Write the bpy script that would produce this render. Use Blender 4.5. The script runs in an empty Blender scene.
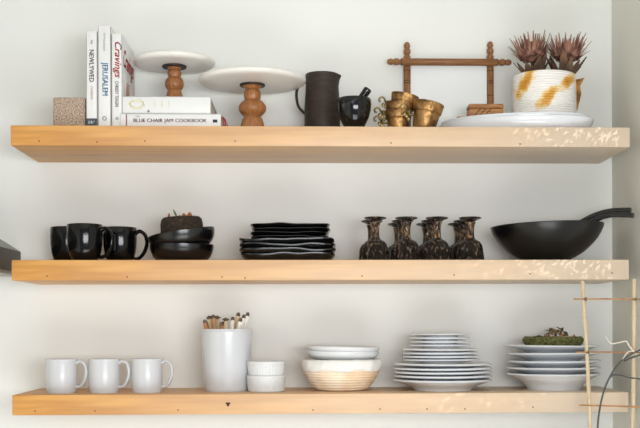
import bpy, bmesh, math, random
from mathutils import Vector, Matrix, noise
C = bpy.context.scene
COL = C.collection
PI = math.pi

def srgb(r, g, b):
    f = lambda v: (v/255)/12.92 if v/255 <= .04045 else ((v/255+.055)/1.055)**2.4
    return (f(r), f(g), f(b), 1)

# ------------------------------------------------------------------ camera
F = 1074.0
YC = -2.686
YAW = math.radians(1.9)
ROLL = math.radians(0.15)
cd = bpy.data.cameras.new('camera'); cam = bpy.data.objects.new('camera', cd); COL.objects.link(cam)
cd.sensor_width = 36; cd.lens = F/640*36
cd.shift_x = -18/640; cd.shift_y = 111/640
RC = Matrix.Rotation(-YAW, 3, 'Z') @ Matrix.Rotation(PI/2, 3, 'X') @ Matrix.Rotation(-ROLL, 3, 'Z')
cam.matrix_world = Matrix.Translation((0, YC, 0)) @ RC.to_4x4()
C.camera = cam
cd.clip_start = .05

# ------------------------------------------------------------------ light
C.view_settings.view_transform = 'Standard'; C.view_settings.look = 'None'
C.view_settings.exposure = -0.13; C.view_settings.gamma = 1
W = bpy.data.worlds.new('world'); C.world = W; W.use_nodes = True
W.node_tree.nodes['Background'].inputs[0].default_value = (.93, .96, 1.0, 1)
W.node_tree.nodes['Background'].inputs[1].default_value = .46

def area(name, loc, target, sx, sy, power, col):
    l = bpy.data.lights.new(name, 'AREA'); l.shape = 'RECTANGLE'; l.size = sx; l.size_y = sy
    l.energy = power; l.color = col
    o = bpy.data.objects.new(name, l); COL.objects.link(o); o.location = loc
    o.rotation_euler = (Vector(target)-Vector(loc)).to_track_quat('-Z', 'Y').to_euler()
    return o
area('window_light_right', (.6, -3.3, .08), (.25, .1, .1), 1.9, .6, 66, (.97, .985, 1))
area('floor_bounce_fill', (.6, -2.0, -1.35), (.2, .2, .45), 2.2, 1.2, 42, (.95, .975, 1))  # added upward fill standing in for light bounced off the floor
sl = bpy.data.lights.new('sun', 'SUN'); sl.energy = 2.1; sl.angle = math.radians(.35); sl.color = (1, .95, .88)
so = bpy.data.objects.new('sun', sl); COL.objects.link(so)
SUNV = Vector((1, -.8, .6)); SUND = SUNV.normalized()
so.rotation_euler = SUND.to_track_quat('Z', 'Y').to_euler()
so.location = (3, -2, 2)

# ------------------------------------------------------------------ geometry helpers
def P(px, py, y):
    """point of the plane Y=y seen at a place in the photograph"""
    d = RC @ Vector(((px-338)/F, (325-py)/F, -1))
    t = (y-YC)/d.y
    return Vector((d.x*t, y, d.z*t))
def S(px, y):
    return (P(px+1, 300, y)-P(px, 300, y)).length

def mesh_obj(name, verts, faces, mat, parent=None, sharp=40, smooth=True):
    me = bpy.data.meshes.new(name); me.from_pydata([tuple(v) for v in verts], [], faces)
    bm = bmesh.new(); bm.from_mesh(me); bmesh.ops.recalc_face_normals(bm, faces=bm.faces); bm.to_mesh(me); bm.free()
    if smooth:
        me.shade_smooth(); me.set_sharp_from_angle(angle=math.radians(sharp))
    if mat: me.materials.append(mat)
    o = bpy.data.objects.new(name, me); COL.objects.link(o); o.parent = parent
    return o

class M:
    """collects shapes for one mesh"""
    def __init__(s): s.v = []; s.f = []
    def add(s, v, f, mx=None):
        n = len(s.v)
        s.v += [mx @ Vector(p) if mx else Vector(p) for p in v]
        s.f += [tuple(i+n for i in q) for q in f]
        return s
    def build(s, name, mat, parent=None, sharp=40, smooth=True): return mesh_obj(name, s.v, s.f, mat, parent, sharp, smooth)
    def rev(s, prof, seg=48, rf=None, zf=None, mx=None):
        v = []; f = []; rows = []
        for (r, z) in prof:
            if r < 1e-6:
                rows.append([len(v)]); v.append((0, 0, z + (zf(0, 0, z) if zf else 0)))
            else:
                row = []
                for k in range(seg):
                    t = 2*PI*k/seg; rr = r*(rf(t, r, z) if rf else 1)
                    row.append(len(v)); v.append((rr*math.cos(t), rr*math.sin(t), z+(zf(t, r, z) if zf else 0)))
                rows.append(row)
        for a, b in zip(rows, rows[1:]):
            for k in range(seg):
                k2 = (k+1) % seg
                if len(a) == 1 and len(b) == 1: continue
                if len(a) == 1: f.append((a[0], b[k], b[k2]))
                elif len(b) == 1: f.append((a[k], a[k2], b[0]))
                else: f.append((a[k], a[k2], b[k2], b[k]))
        for row, rev in ((rows[0], True), (rows[-1], False)):
            if len(row) > 1 and rows[0] is not rows[-1] and (prof[0] != prof[-1]):
                f.append(tuple(row[::-1] if rev else row))
        return s.add(v, f, mx)
    def tube(s, pts, rad, seg=10, smooth=4, flat=1.0, mx=None):
        pts = [Vector(p) for p in pts]
        if not isinstance(rad, (list, tuple)): rad = [rad]*len(pts)
        if smooth > 1 and len(pts) > 2:
            q = []; rr = []
            for i in range(len(pts)-1):
                p0 = pts[max(i-1, 0)]; p1 = pts[i]; p2 = pts[i+1]; p3 = pts[min(i+2, len(pts)-1)]
                for k in range(smooth):
                    t = k/smooth
                    q.append(.5*((2*p1)+(p2-p0)*t+(2*p0-5*p1+4*p2-p3)*t*t+(3*p1-p0-3*p2+p3)*t**3))
                    rr.append(rad[i]*(1-t)+rad[i+1]*t)
            q.append(pts[-1]); rr.append(rad[-1]); pts = q; rad = rr
        v = []; f = []; n = None
        for i, p in enumerate(pts):
            d = (pts[min(i+1, len(pts)-1)]-pts[max(i-1, 0)]).normalized()
            if n is None:
                n = d.orthogonal().normalized() if abs(d.y) > .95 else (Vector((0, 1, 0))-d*d.y).normalized()
            n = (n-d*n.dot(d)).normalized(); b = d.cross(n)
            for k in range(seg):
                t = 2*PI*k/seg
                v.append(p+n*math.cos(t)*rad[i]*flat+b*math.sin(t)*rad[i])
        for i in range(len(pts)-1):
            for k in range(seg):
                k2 = (k+1) % seg
                f.append((i*seg+k, i*seg+k2, (i+1)*seg+k2, (i+1)*seg+k))
        f.append(tuple(range(seg))[::-1]); m = (len(pts)-1)*seg; f.append(tuple(m+k for k in range(seg)))
        return s.add(v, f, mx)
    def box(s, x0, x1, y0, y1, z0, z1, bev=0.0, bseg=2, mx=None):
        bm = bmesh.new()
        bmesh.ops.create_cube(bm, size=1, matrix=Matrix.Translation(((x0+x1)/2, (y0+y1)/2, (z0+z1)/2)) @ Matrix.Diagonal((x1-x0, y1-y0, z1-z0, 1)))
        if bev: bmesh.ops.bevel(bm, geom=bm.edges[:]+bm.verts[:], offset=bev, segments=bseg, profile=.5, affect='EDGES')
        bm.verts.index_update()
        v = [w.co.copy() for w in bm.verts]; f = [tuple(w.index for w in q.verts) for q in bm.faces]
        bm.free(); return s.add(v, f, mx)

def cupwall(outer, t, tb=None, lip=True):
    """closed profile of a vessel: outer wall from the centre of the base to the rim, then back down inside"""
    tb = tb or t
    R, Z = outer[-1]
    ins = []
    for (r, z) in reversed(outer[:-1]):
        if z > outer[0][1]+tb+1e-4 and r-t > 0: ins.append((r-t, z))
    rb = max(outer[1][0]-t, .002) if len(outer) > 1 else .002
    ri = min(ins[-1][0] if ins else R-t, max(p[0] for p in outer[:3])-t*.5)
    top = [(R, Z-t*.35), (R-t*.25, Z), (R-t*.75, Z), (R-t, Z-t*.35)] if lip else [(R, Z), (R-t, Z)]
    return list(outer[:-1]) + top + ins + [(max(ri*.9, .002), outer[0][1]+tb), (0, outer[0][1]+tb)]

def thing(name, label, cat, loc, group=None, rot=(0, 0, 0)):
    o = bpy.data.objects.new(name, None); COL.objects.link(o); o.empty_display_size = .03
    o.location = loc; o.rotation_euler = rot; return tag(o, label, cat, group)
def tag(o, label, cat, group=None, kind=None):
    o['label'] = label; o['category'] = cat
    if group: o['group'] = group
    if kind: o['kind'] = kind
    return o
def struct(o): o['kind'] = 'structure'; return o
def dup(root, loc, label, rot=None, scale=None):
    r = root.copy(); COL.objects.link(r); r.location = loc; r['label'] = label
    if rot is not None: r.rotation_euler = rot
    if scale is not None: r.scale = scale
    for ch in list(root.children):
        c = ch.copy(); COL.objects.link(c); c.parent = r
        for g in ch.children:
            d = g.copy(); COL.objects.link(d); d.parent = c
    return r

# ------------------------------------------------------------------ materials
def mat(name, col, rough=.5, metal=0, bump=None, var=None, coat=0, spec=.5, trans=0, emis=None):
    """bump=(scale,strength,dist)  var=(colour2, scale, stretch, lo, hi)"""
    m = bpy.data.materials.new(name); m.use_nodes = True; nt = m.node_tree; b = nt.nodes['Principled BSDF']
    b.inputs['Base Color'].default_value = col; b.inputs['Roughness'].default_value = rough
    b.inputs['Metallic'].default_value = metal; b.inputs['Coat Weight'].default_value = coat
    b.inputs['Specular IOR Level'].default_value = spec; b.inputs['Transmission Weight'].default_value = trans
    tc = nt.nodes.new('ShaderNodeTexCoord')
    if var:
        c2, sc, st, lo, hi = var
        mp = nt.nodes.new('ShaderNodeMapping'); mp.inputs['Scale'].default_value = st
        nt.links.new(tc.outputs['Object'], mp.inputs[0])
        n = nt.nodes.new('ShaderNodeTexNoise'); n.inputs['Scale'].default_value = sc; n.inputs['Detail'].default_value = 6
        nt.links.new(mp.outputs[0], n.inputs[0])
        r = nt.nodes.new('ShaderNodeValToRGB'); r.color_ramp.elements[0].position = lo; r.color_ramp.elements[1].position = hi
        r.color_ramp.elements[0].color = col; r.color_ramp.elements[1].color = c2
        nt.links.new(n.outputs[0], r.inputs[0]); nt.links.new(r.outputs[0], b.inputs['Base Color'])
    if bump:
        n = nt.nodes.new('ShaderNodeTexNoise'); n.inputs['Scale'].default_value = bump[0]; n.inputs['Detail'].default_value = 4
        nt.links.new(tc.outputs['Object'], n.inputs[0])
        bp = nt.nodes.new('ShaderNodeBump'); bp.inputs['Strength'].default_value = bump[1]; bp.inputs['Distance'].default_value = bump[2]
        nt.links.new(n.outputs[0], bp.inputs['Height']); nt.links.new(bp.outputs[0], b.inputs['Normal'])
    return m

def wood(name, c1, c2, c3, rough=.5, sc=1.0, ax=0, glare_tint=None):
    m = bpy.data.materials.new(name); m.use_nodes = True; nt = m.node_tree; b = nt.nodes['Principled BSDF']; L = nt.links.new
    tc = nt.nodes.new('ShaderNodeTexCoord')
    def ns(st, scale, det, dist):
        mp = nt.nodes.new('ShaderNodeMapping'); mp.inputs['Scale'].default_value = st; L(tc.outputs['Object'], mp.inputs[0])
        n = nt.nodes.new('ShaderNodeTexNoise'); n.inputs['Scale'].default_value = scale; n.inputs['Detail'].default_value = det
        n.inputs['Distortion'].default_value = dist; L(mp.outputs[0], n.inputs[0]); return n
    s1 = [1, 1, 1]; s1[ax] = .12
    s2 = [1, 1, 1]; s2[ax] = .03
    n1 = ns(s1, 22*sc, 3, .6); n2 = ns(s2, 160*sc, 3, 0)
    mul = nt.nodes.new('ShaderNodeMath'); mul.operation = 'MULTIPLY'; mul.inputs[1].default_value = 9; L(n1.outputs[0], mul.inputs[0])
    fr = nt.nodes.new('ShaderNodeMath'); fr.operation = 'PINGPONG'; fr.inputs[1].default_value = 1; L(mul.outputs[0], fr.inputs[0])
    r1 = nt.nodes.new('ShaderNodeValToRGB'); r1.color_ramp.elements[0].color = c1; r1.color_ramp.elements[1].color = c2
    r1.color_ramp.elements[0].position = .15; L(fr.outputs[0], r1.inputs[0])
    r2 = nt.nodes.new('ShaderNodeMapRange'); r2.inputs[1].default_value = .45; r2.inputs[2].default_value = .75; r2.inputs[4].default_value = .55
    L(n2.outputs[0], r2.inputs[0])
    mx = nt.nodes.new('ShaderNodeMixRGB'); L(r2.outputs[0], mx.inputs[0]); L(r1.outputs[0], mx.inputs[1]); mx.inputs[2].default_value = c3
    if glare_tint:
        # window glare painted into the colour, paler towards the right; the grain shows through
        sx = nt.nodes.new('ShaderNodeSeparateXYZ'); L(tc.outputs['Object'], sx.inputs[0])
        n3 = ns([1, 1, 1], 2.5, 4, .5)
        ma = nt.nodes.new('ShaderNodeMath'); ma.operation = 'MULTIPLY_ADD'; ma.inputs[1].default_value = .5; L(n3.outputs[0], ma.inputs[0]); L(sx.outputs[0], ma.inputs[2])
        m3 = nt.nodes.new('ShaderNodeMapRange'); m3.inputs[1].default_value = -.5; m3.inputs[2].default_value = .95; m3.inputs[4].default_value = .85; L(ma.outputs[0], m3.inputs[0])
        m4 = nt.nodes.new('ShaderNodeMixRGB'); L(m3.outputs[0], m4.inputs[0]); L(mx.outputs[0], m4.inputs[1]); m4.inputs[2].default_value = glare_tint
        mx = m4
    L(mx.outputs[0], b.inputs['Base Color']); b.inputs['Roughness'].default_value = rough
    bp = nt.nodes.new('ShaderNodeBump'); bp.inputs['Strength'].default_value = .08; bp.inputs['Distance'].default_value = .001
    L(n2.outputs[0], bp.inputs['Height']); L(bp.outputs[0], b.inputs['Normal'])
    return m

WALL = mat('wall_paint', srgb(233, 234, 231), .85, bump=(300, .05, .001), var=(srgb(236, 237, 234), 1.2, (1, 1, 1), .4, .6))
WALLR = mat('side_wall_paint', srgb(224, 223, 214), .85, bump=(300, .05, .001))
SHELF = wood('maple_wood', srgb(220, 164, 90), srgb(204, 144, 74), srgb(172, 110, 52), .45, .55, glare_tint=srgb(212, 198, 179))
WHITE = mat('white_glaze', srgb(202, 204, 208), .18, coat=.3)
PORC = mat('white_porcelain', srgb(224, 227, 232), .2, coat=.2)
WHITEM = mat('white_stoneware', srgb(214, 216, 218), .3)
BLACK = mat('black_gloss_glaze', srgb(9, 9, 10), .12, bump=(60, .12, .003), spec=.35)
BLACKM = mat('black_satin_glaze', srgb(11, 11, 13), .24, bump=(40, .15, .003), spec=.55)
PLATEM = mat('black_plate_glaze', srgb(10, 10, 11), .2, spec=.6, bump=(50, .1, .002))
WOK = mat('black_bowl_finish', srgb(9, 9, 10), .3, bump=(30, .04, .001), spec=.55)
PITCH = mat('dark_clay', srgb(52, 44, 38), .5, bump=(70, .15, .002), var=(srgb(62, 53, 45), 30, (1, 1, 3), .4, .65), spec=.25)
STONE = mat('black_stone', srgb(8, 8, 10), .1, var=(srgb(88, 90, 98), 60, (1, 1, 1), .6, .82), spec=.45)
BRASS = mat('aged_brass', srgb(176, 136, 84), .38, .8, bump=(90, .5, .006), var=(srgb(84, 56, 30), 34, (1, 1, 1), .42, .68))
BRASSH = mat('pale_brass', srgb(186, 168, 118), .4, .7, var=(srgb(110, 96, 56), 80, (1, 1, 1), .4, .6))
GOB = mat('brown_lustre_glass', srgb(34, 24, 17), .16, bump=(130, 1, .03), var=(srgb(146, 124, 104), 130, (1, 1, .6), .54, .68), coat=.2, metal=.3)  # pale flecks in the colour imitate sparkle on the textured glass
MARBLE = mat('white_marble', srgb(230, 227, 222), .28, var=(srgb(212, 196, 176), 11, (1, 1, 3), .55, .8))
ACACIA = wood('turned_wood', srgb(176, 120, 72), srgb(152, 96, 54), srgb(104, 60, 30), .35, 2.4, 2)
COLLAR = mat('dark_collar_metal', srgb(45, 38, 34), .5, .3)
FRAMEW = wood('carved_brown_wood', srgb(156, 108, 64), srgb(132, 84, 46), srgb(80, 48, 26), .5, 3.0, 0)
FRAMEV = wood('carved_brown_wood_upright', srgb(156, 108, 64), srgb(132, 84, 46), srgb(80, 48, 26), .5, 3.0, 2)
GROOVE = mat('dark_groove', srgb(62, 34, 18), .7)
PANEL = mat('white_panel', srgb(244, 247, 248), .35)
PAPER = mat('white_cover', srgb(222, 222, 222), .45)
PAGES = mat('page_edges', srgb(232, 226, 212), .8, bump=(400, .3, .001))
NAVY = mat('navy_ink', srgb(28, 36, 58), .6)
BLUE = mat('sky_blue_ink', srgb(84, 142, 194), .6)
RED = mat('red_ink', srgb(222, 48, 48), .6)
CRIM = mat('crimson_ink', srgb(128, 16, 44), .6)
GREY = mat('grey_ink', srgb(120, 120, 118), .6)
DARK = mat('dark_ink', srgb(40, 40, 42), .6)
GOLD = mat('gold_ink', srgb(214, 206, 160), .6)
SLATE = mat('slate_cover', srgb(62, 72, 80), .5)
CORK = mat('speckled_cork', srgb(196, 178, 160), .85, bump=(500, .5, .003), var=(srgb(116, 90, 72), 330, (1, 1, 1), .42, .62))
RIBBON = mat('red_ribbon', srgb(176, 34, 44), .6)
HOLE = mat('dark_nail_hole', srgb(60, 36, 20), .8)
HOODM = mat('pewter_metal', srgb(150, 152, 146), .5, .15, var=(srgb(138, 140, 134), 20, (1, 1, 1), .4, .6))
HOODD = mat('dark_hood_band', srgb(82, 78, 68), .55)
HOODL = mat('hood_lip_metal', srgb(150, 146, 138), .4, .3)
CANE = wood('bamboo_cane', srgb(214, 196, 166), srgb(204, 182, 148), srgb(168, 138, 100), .55, 3, 2)
CANE2 = mat('thin_cane', srgb(190, 140, 90), .6, var=(srgb(160, 112, 68), 40, (1, 1, 1), .4, .6))
VINE = mat('dark_vine_bark', srgb(74, 76, 76), .6, bump=(120, .5, .002))
PALE = mat('pale_twig_bark', srgb(226, 216, 200), .7)
TIEM = mat('grey_tie', srgb(110, 100, 90), .7)
NESTD = mat('dark_woven_fibre', srgb(44, 34, 26), .9, bump=(260, 1, .006), var=(srgb(84, 68, 48), 160, (1, 1, 1), .5, .7))
MOSS = mat('green_moss', srgb(122, 124, 72), .95, bump=(260, 1, .006), var=(srgb(66, 68, 36), 140, (1, 1, 1), .42, .65))
TWIG = mat('brown_twigs', srgb(142, 104, 62), .85, var=(srgb(70, 48, 28), 60, (1, 1, 1), .4, .6))
RUST = mat('rust_petal', srgb(150, 92, 56), .8)
GREENL = mat('olive_leaf', srgb(110, 112, 66), .7)
PROT = mat('dried_bract', srgb(156, 112, 94), .8, var=(srgb(90, 56, 46), 60, (1, 1, .4), .42, .62))
PROTC = mat('protea_centre', srgb(120, 72, 60), .9, bump=(300, .8, .004), var=(srgb(176, 118, 98), 120, (1, 1, .3), .4, .65))
PLEAF = mat('dried_leaf', srgb(86, 66, 52), .8, var=(srgb(128, 92, 64), 30, (1, 1, 1), .45, .7))
STICK = mat('pale_stick', srgb(226, 206, 172), .7, var=(srgb(180, 140, 98), 60, (1, 1, .3), .45, .65))
STICKB = mat('tan_stick', srgb(180, 128, 86), .7)
STICKW = mat('whitewashed_stick', srgb(238, 234, 224), .6)
TIP = mat('charred_tip', srgb(84, 68, 56), .8, var=(srgb(150, 136, 120), 200, (1, 1, 1), .5, .7))
RATTAN = mat('rattan_coil', srgb(242, 228, 208), .6, var=(srgb(234, 206, 172), 14, (1, 1, .5), .42, .62))
LINEN = mat('white_linen', srgb(230, 229, 225), .8, bump=(90, .3, .003))
GOLDC = mat('gold_edge', srgb(186, 134, 60), .5, .3, var=(srgb(120, 78, 30), 40, (1, 1, 1), .42, .6))
BOXW = wood('small_box_wood', srgb(196, 140, 86), srgb(158, 102, 56), srgb(88, 48, 24), .5, 4, 0)
COUNT = mat('white_counter', srgb(232, 232, 228), .35)
FLOOR = mat('floor_boards', srgb(205, 200, 192), .5, var=(srgb(190, 184, 174), 6, (1, .1, 1), .4, .6))
def cloth(name, col):
    m = bpy.data.materials.new(name); m.use_nodes = True; nt = m.node_tree; nt.nodes.remove(nt.nodes['Principled BSDF'])
    d = nt.nodes.new('ShaderNodeBsdfDiffuse'); t = nt.nodes.new('ShaderNodeBsdfTranslucent'); x = nt.nodes.new('ShaderNodeMixShader')
    d.inputs[0].default_value = col; t.inputs[0].default_value = col; x.inputs[0].default_value = .8
    nt.links.new(d.outputs[0], x.inputs[1]); nt.links.new(t.outputs[0], x.inputs[2]); nt.links.new(x.outputs[0], nt.nodes['Material Output'].inputs[0])
    return m
SCREEN = cloth('light_screen_cloth', srgb(244, 244, 242))
TERRA = mat('pot_clay', srgb(200, 196, 188), .8)
SOIL = mat('potting_soil', srgb(60, 45, 34), .95, bump=(200, 1, .01))

# ------------------------------------------------------------------ room
ZT = P(320, 126.3, 0).z; ZM = P(320, 259.8, 0).z; ZB = P(320, 393.7, 0).z
XW = P(612, 200, .28).x
ZC = -.62
struct(M().box(-2.0, XW+.12, -3.6, .4, 1.5, 1.56).build('added_ceiling', WALLR, smooth=False))  # unseen ceiling added to cut light on the upper wall
struct(M().box(-2.0, -1.9, -3.6, .28, -1.5, 2.6).build('added_wall_left', WALLR, smooth=False))  # unseen wall added to darken the left end
struct(M().box(-3.2, XW+.0, .28, .4, -1.5, 2.6).build('wall_back', WALL, smooth=False))
wr = M()
wr.box(XW, XW+.12, -.012, .28, -1.5, 2.6)
wr.box(XW, XW+.12, -.60, -.55, -.5, 1.35)  # from here on, unseen wall and window openings added to shape the sun
wr.box(XW, XW+.12, -1.62, -1.50, -.5, 1.35)
wr.box(XW, XW+.12, -1.62, -.012, -1.5, -.5)
wr.box(XW, XW+.12, -1.62, -.012, 1.35, 2.6)
struct(wr.build('wall_right', WALLR, smooth=False))
struct(M().box(-3.2, XW+.12, -4.5, .4, -1.56, -1.5).build('floor', FLOOR, smooth=False))

# unseen screen added to dapple the sun; slits aimed at the shelf fronts
random.seed(11)
CY, CZ = .0022, .0028; XB = XW+.055
nx, nz = int(.53/CY), int(1.83/CZ)
cut = set()
def slits(x0, x1, z0, z1, n, dense):
    for _ in range(n):
        tx = random.uniform(x0, x1)
        if random.random() > (1-dense)+dense*(tx-x0)/(x1-x0): continue
        tz = random.uniform(z0, z1); ln = random.uniform(.003, .010); w = random.uniform(.0018, .0034); an = math.radians(random.gauss(50, 16))
        t = (XB-tx)/SUNV.x; y_ = t*SUNV.y; z_ = tz+t*SUNV.z
        ci = (-.014-y_)/CY; ck = (z_+.499)/CZ
        for i in range(int(ci-.016/CY), int(ci+.016/CY)):
            for k in range(int(ck-.03/CZ), int(ck+.03/CZ)):
                if not (0 <= i < nx and 0 <= k < nz): continue
                yy_ = -.014-i*CY-CY/2; zz_ = -.499+k*CZ+CZ/2; tt = yy_/SUNV.y
                dx = XB-tt*SUNV.x-tx; dz = zz_-tt*SUNV.z-tz
                u = dx*math.cos(an)+dz*math.sin(an); q = -dx*math.sin(an)+dz*math.cos(an)
                if (u/ln)**2+(q/w)**2 < 1: cut.add((i, k))
slits(.52, .80, ZT-.05, ZT+.022, 110, .6)
slits(.38, .78, ZM-.05, ZM+.004, 85, .2)
slits(.28, .62, ZB-.05, ZB+.004, 40, .1)
v = []; f = []
for k in range(nz+1):
    for i in range(nx+1):
        v.append((XB, -.014-i*CY, -.499+k*CZ))
for k in range(nz):
    for i in range(nx):
        if (i, k) in cut: continue
        a = k*(nx+1)+i
        f.append((a, a+1, a+nx+2, a+nx+1))
bl = mesh_obj('light_screen', v, f, SCREEN, smooth=False)
tag(bl, 'unseen slit screen added beyond the right wall to dapple the sun', 'light screen')
b2_ = M().box(XB-.002, XB, -1.505, -.595, -.505, 1.355).build('light_screen', SCREEN, smooth=False)  # unseen translucent sheet added to brighten the right end
tag(b2_, 'unseen white sheet added to pass soft light from the right', 'light screen')
md = bl.modifiers.new('thickness', 'SOLIDIFY'); md.thickness = .0008

ct = M().box(-1.6, XW-.002, -.42, .279, ZC-.04, ZC, .003)
tag(ct.build('countertop', COUNT), 'white countertop along the wall below the lowest shelf', 'countertop')
# its cabinet stands below, outside the picture
cb = thing('base_cabinet', 'white base cabinet carrying the countertop under the shelves', 'cabinet', (-.37, 0, -1.5))
M().box(-1.2, XW+.365, -.38, .278, 0, -ZC*0+.84, .002).build('body', COUNT, cb)
for k in range(4):
    x0 = -1.19+k*.605
    d = M().box(x0, x0+.595, -.4, -.381, .1, .82, .003).build('door', COUNT, cb)
    M().tube([(x0+.54, -.402, .5), (x0+.54, -.425, .51), (x0+.54, -.425, .65), (x0+.54, -.402, .66)], .005, 8).build('handle', COLLAR, d)

# ------------------------------------------------------------------ shelves
def shelf(zt, pl, pr, pb, label, holes, knot=None):
    x0 = P(pl[0], pl[1], 0).x; x1 = P(pr[0], pr[1], 0).x
    th = zt-P(320, pb, 0).z
    cx = (x0+x1)/2
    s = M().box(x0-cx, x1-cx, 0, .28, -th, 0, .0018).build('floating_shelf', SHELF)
    s.location = (cx, 0, zt); tag(s, label, 'shelf', 'floating wall shelves')
    for (px, py) in holes:
        p = P(px, py, 0)
        h = M().rev([(0, 0), (.0018, 0), (.0018, .0012), (0, .0012)], 12, mx=Matrix.Rotation(PI/2, 4, 'X')).build('nail_hole', HOLE, s)
        h.location = (p.x-cx, .0008, p.z-zt)
    if knot:
        p = P(knot[0], knot[1], 0)
        h = M().rev([(0, 0), (.0055, 0), (.005, .0012), (0, .0012)], 20, rf=lambda t, r, z: 1+.25*math.sin(3*t)+.12*math.sin(5*t+1), mx=Matrix.Rotation(PI/2, 4, 'X')).build('wood_knot', HOLE, s)
        h.location = (p.x-cx, .0009, p.z-zt)
    return s
sh_t = shelf(ZT, (10.5, 130), (630, 130), 146.3, 'topmost thick wooden floating shelf, with books and cake stands on it', [(39, 141), (97, 142), (145, 141), (235, 141), (391, 143), (520, 144)])
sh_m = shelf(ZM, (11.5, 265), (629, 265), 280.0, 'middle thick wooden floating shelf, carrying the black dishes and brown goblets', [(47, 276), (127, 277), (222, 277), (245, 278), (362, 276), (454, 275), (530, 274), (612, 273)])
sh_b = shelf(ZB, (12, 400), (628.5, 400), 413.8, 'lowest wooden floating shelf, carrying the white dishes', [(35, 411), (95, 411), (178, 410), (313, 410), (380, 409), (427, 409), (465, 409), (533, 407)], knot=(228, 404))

# ------------------------------------------------------------------ range hood at the left edge
xh = P(21, 250, .28).x
hz1 = P(21, 252, .28).z; hz0 = P(11, 271, .18).z
hood = thing('range_hood', 'dark banded grey metal range hood cut off by the left edge of the photo', 'range hood', (xh, .28, hz0))
bz = hz1-hz0
M().box(-.75, 0, -.5, -.001, 0, bz, .002).build('band', HOODD, hood)
M().box(-.752, .002, -.502, -.001, -.010, 0, .001).build('lip', HOODL, hood)
hh = .42
mhood = M().add([(-.75, -.5, bz), (0, -.5, bz), (0, -.001, bz), (-.75, -.001, bz), (-.5, -.28, bz+.16), (-.25, -.28, bz+.16), (-.25, -.001, bz+.16), (-.5, -.001, bz+.16)],
        [(0, 1, 2, 3), (4, 5, 6, 7), (0, 1, 5, 4), (1, 2, 6, 5), (2, 3, 7, 6), (3, 0, 4, 7)])
mhood.box(-.5, -.25, -.28, -.001, bz+.16, 1.2)
mhood.build('canopy', HOODM, hood, smooth=False)

# ------------------------------------------------------------------ generic placing
def at(px, y, z):
    """a point at height z and depth y under the photo column px"""
    py = 325-z*F/(y-YC)
    p = P(px, py, y); return Vector((p.x, y, z))
def prof_px(pts, pxc, y, z0):
    s = S(pxc, y)
    return [(hw*s, max(P(pxc, py, y).z-z0, 0)) for hw, py in pts]

# ------------------------------------------------------------------ lettering
def text(body, parent, material, loc, axes, w, h, name='lettering', shear=0, off=0):
    cu = bpy.data.curves.new(name, 'FONT'); cu.body = body; cu.size = 1; cu.align_x = 'CENTER'; cu.align_y = 'CENTER'; cu.shear = shear; cu.extrude = 0.0
    cu.resolution_u = 3
    o = bpy.data.objects.new(name, cu); COL.objects.link(o)
    bpy.context.view_layer.update()
    d = o.dimensions.copy()
    # to a mesh, so that the size can be set exactly
    me = bpy.data.meshes.new_from_object(o)
    bb = [Vector(q) for q in o.bound_box]; cx = (min(b.x for b in bb)+max(b.x for b in bb))/2; cy = (min(b.y for b in bb)+max(b.y for b in bb))/2
    bpy.data.objects.remove(o)
    sx = w/d.x; sy = h/d.y
    R = {'down': Matrix(((0, 1, 0), (0, 0, -1), (-1, 0, 0))), 'front': Matrix(((1, 0, 0), (0, 0, -1), (0, 1, 0))), 'side': Matrix(((0, 0, 1), (1, 0, 0), (0, 1, 0)))}[axes]
    vs = [R @ Vector(((p.co.x-cx)*sx, (p.co.y-cy)*sy, 0)) for p in me.vertices]
    fs = [tuple(p.vertices) for p in me.polygons]
    if off:
        e = (R @ Vector((off*h*.9, 0, 0))); n_ = len(vs)
        vs = [q-e for q in vs]+[q+e for q in vs]; fs = fs+[tuple(a+n_ for a in q) for q in fs]
    bpy.data.meshes.remove(me)
    me = bpy.data.meshes.new(name); me.from_pydata([tuple(q) for q in vs], [], fs); me.materials.append(material)
    t = bpy.data.objects.new(name, me); COL.objects.link(t); t.parent = parent; t.location = loc
    return t

def upright_book(x0, x1, y0, zt, depth, label, title_fn):
    w = x1-x0; h = zt-ZT
    b = thing('cookbook', label, 'book', ((x0+x1)/2, y0, ZT), 'upright books on the top shelf')
    hw = w/2; c = .0018
    m = M().box(-hw, -hw+c, 0, depth, 0, h, .0004).box(hw-c, hw, 0, depth, 0, h, .0004)
    m.rev([(0, 0), (0.001, 0)], 3) if False else None
    m.box(-hw, hw, 0, c*1.4, 0, h, .0006)
    m.build('cover', PAPER, b)
    M().box(-hw+c, hw-c, c*1.5, depth-.004, .003, h-.003).build('pages', PAGES, b, smooth=False)
    title_fn(b, w, h, depth)
    return b
yb = .03
def nz_(py, y=yb, px=110): return P(px, py, y).z
def t1(b, w, h, d):
    z = lambda py: nz_(py)-ZT
    text('THE', b, NAVY, (0, -.0009, z(42)), 'down', .010, .005)
    text('NEWLYWED', b, NAVY, (0, -.0009, z(66)), 'down', .080, .0115, off=.015)
    text('COOKBOOK', b, CRIM, (0, -.0009, z(93)), 'down', .034, .005)
    M().box(-w/2+.0002, w/2-.0002, -.0007, .0002, .0005, z(118.5)).build('spine_band', SLATE, b, smooth=False)
    text('W', b, PAPER, (0, -.0012, z(122.5)), 'front', .015, .008, shear=.4)
def t2(b, w, h, d):
    z = lambda py: nz_(py)-ZT
    text('OTTOLENGHI', b, GREY, (0, -.0009, z(42)), 'down', .045, .0045)
    text('JERUSALEM', b, BLUE, (0, -.0009, z(79)), 'down', .083, .0185, off=.025)
    M().rev([(.0035, 0), (.0055, 0), (.0055, .0006), (.0035, .0006), (.0035, 0)], 20, mx=Matrix.Translation((0, 0, z(118.5))) @ Matrix.Rotation(PI/2, 4, 'X')).build('publisher_mark', GREY, b)
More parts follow.
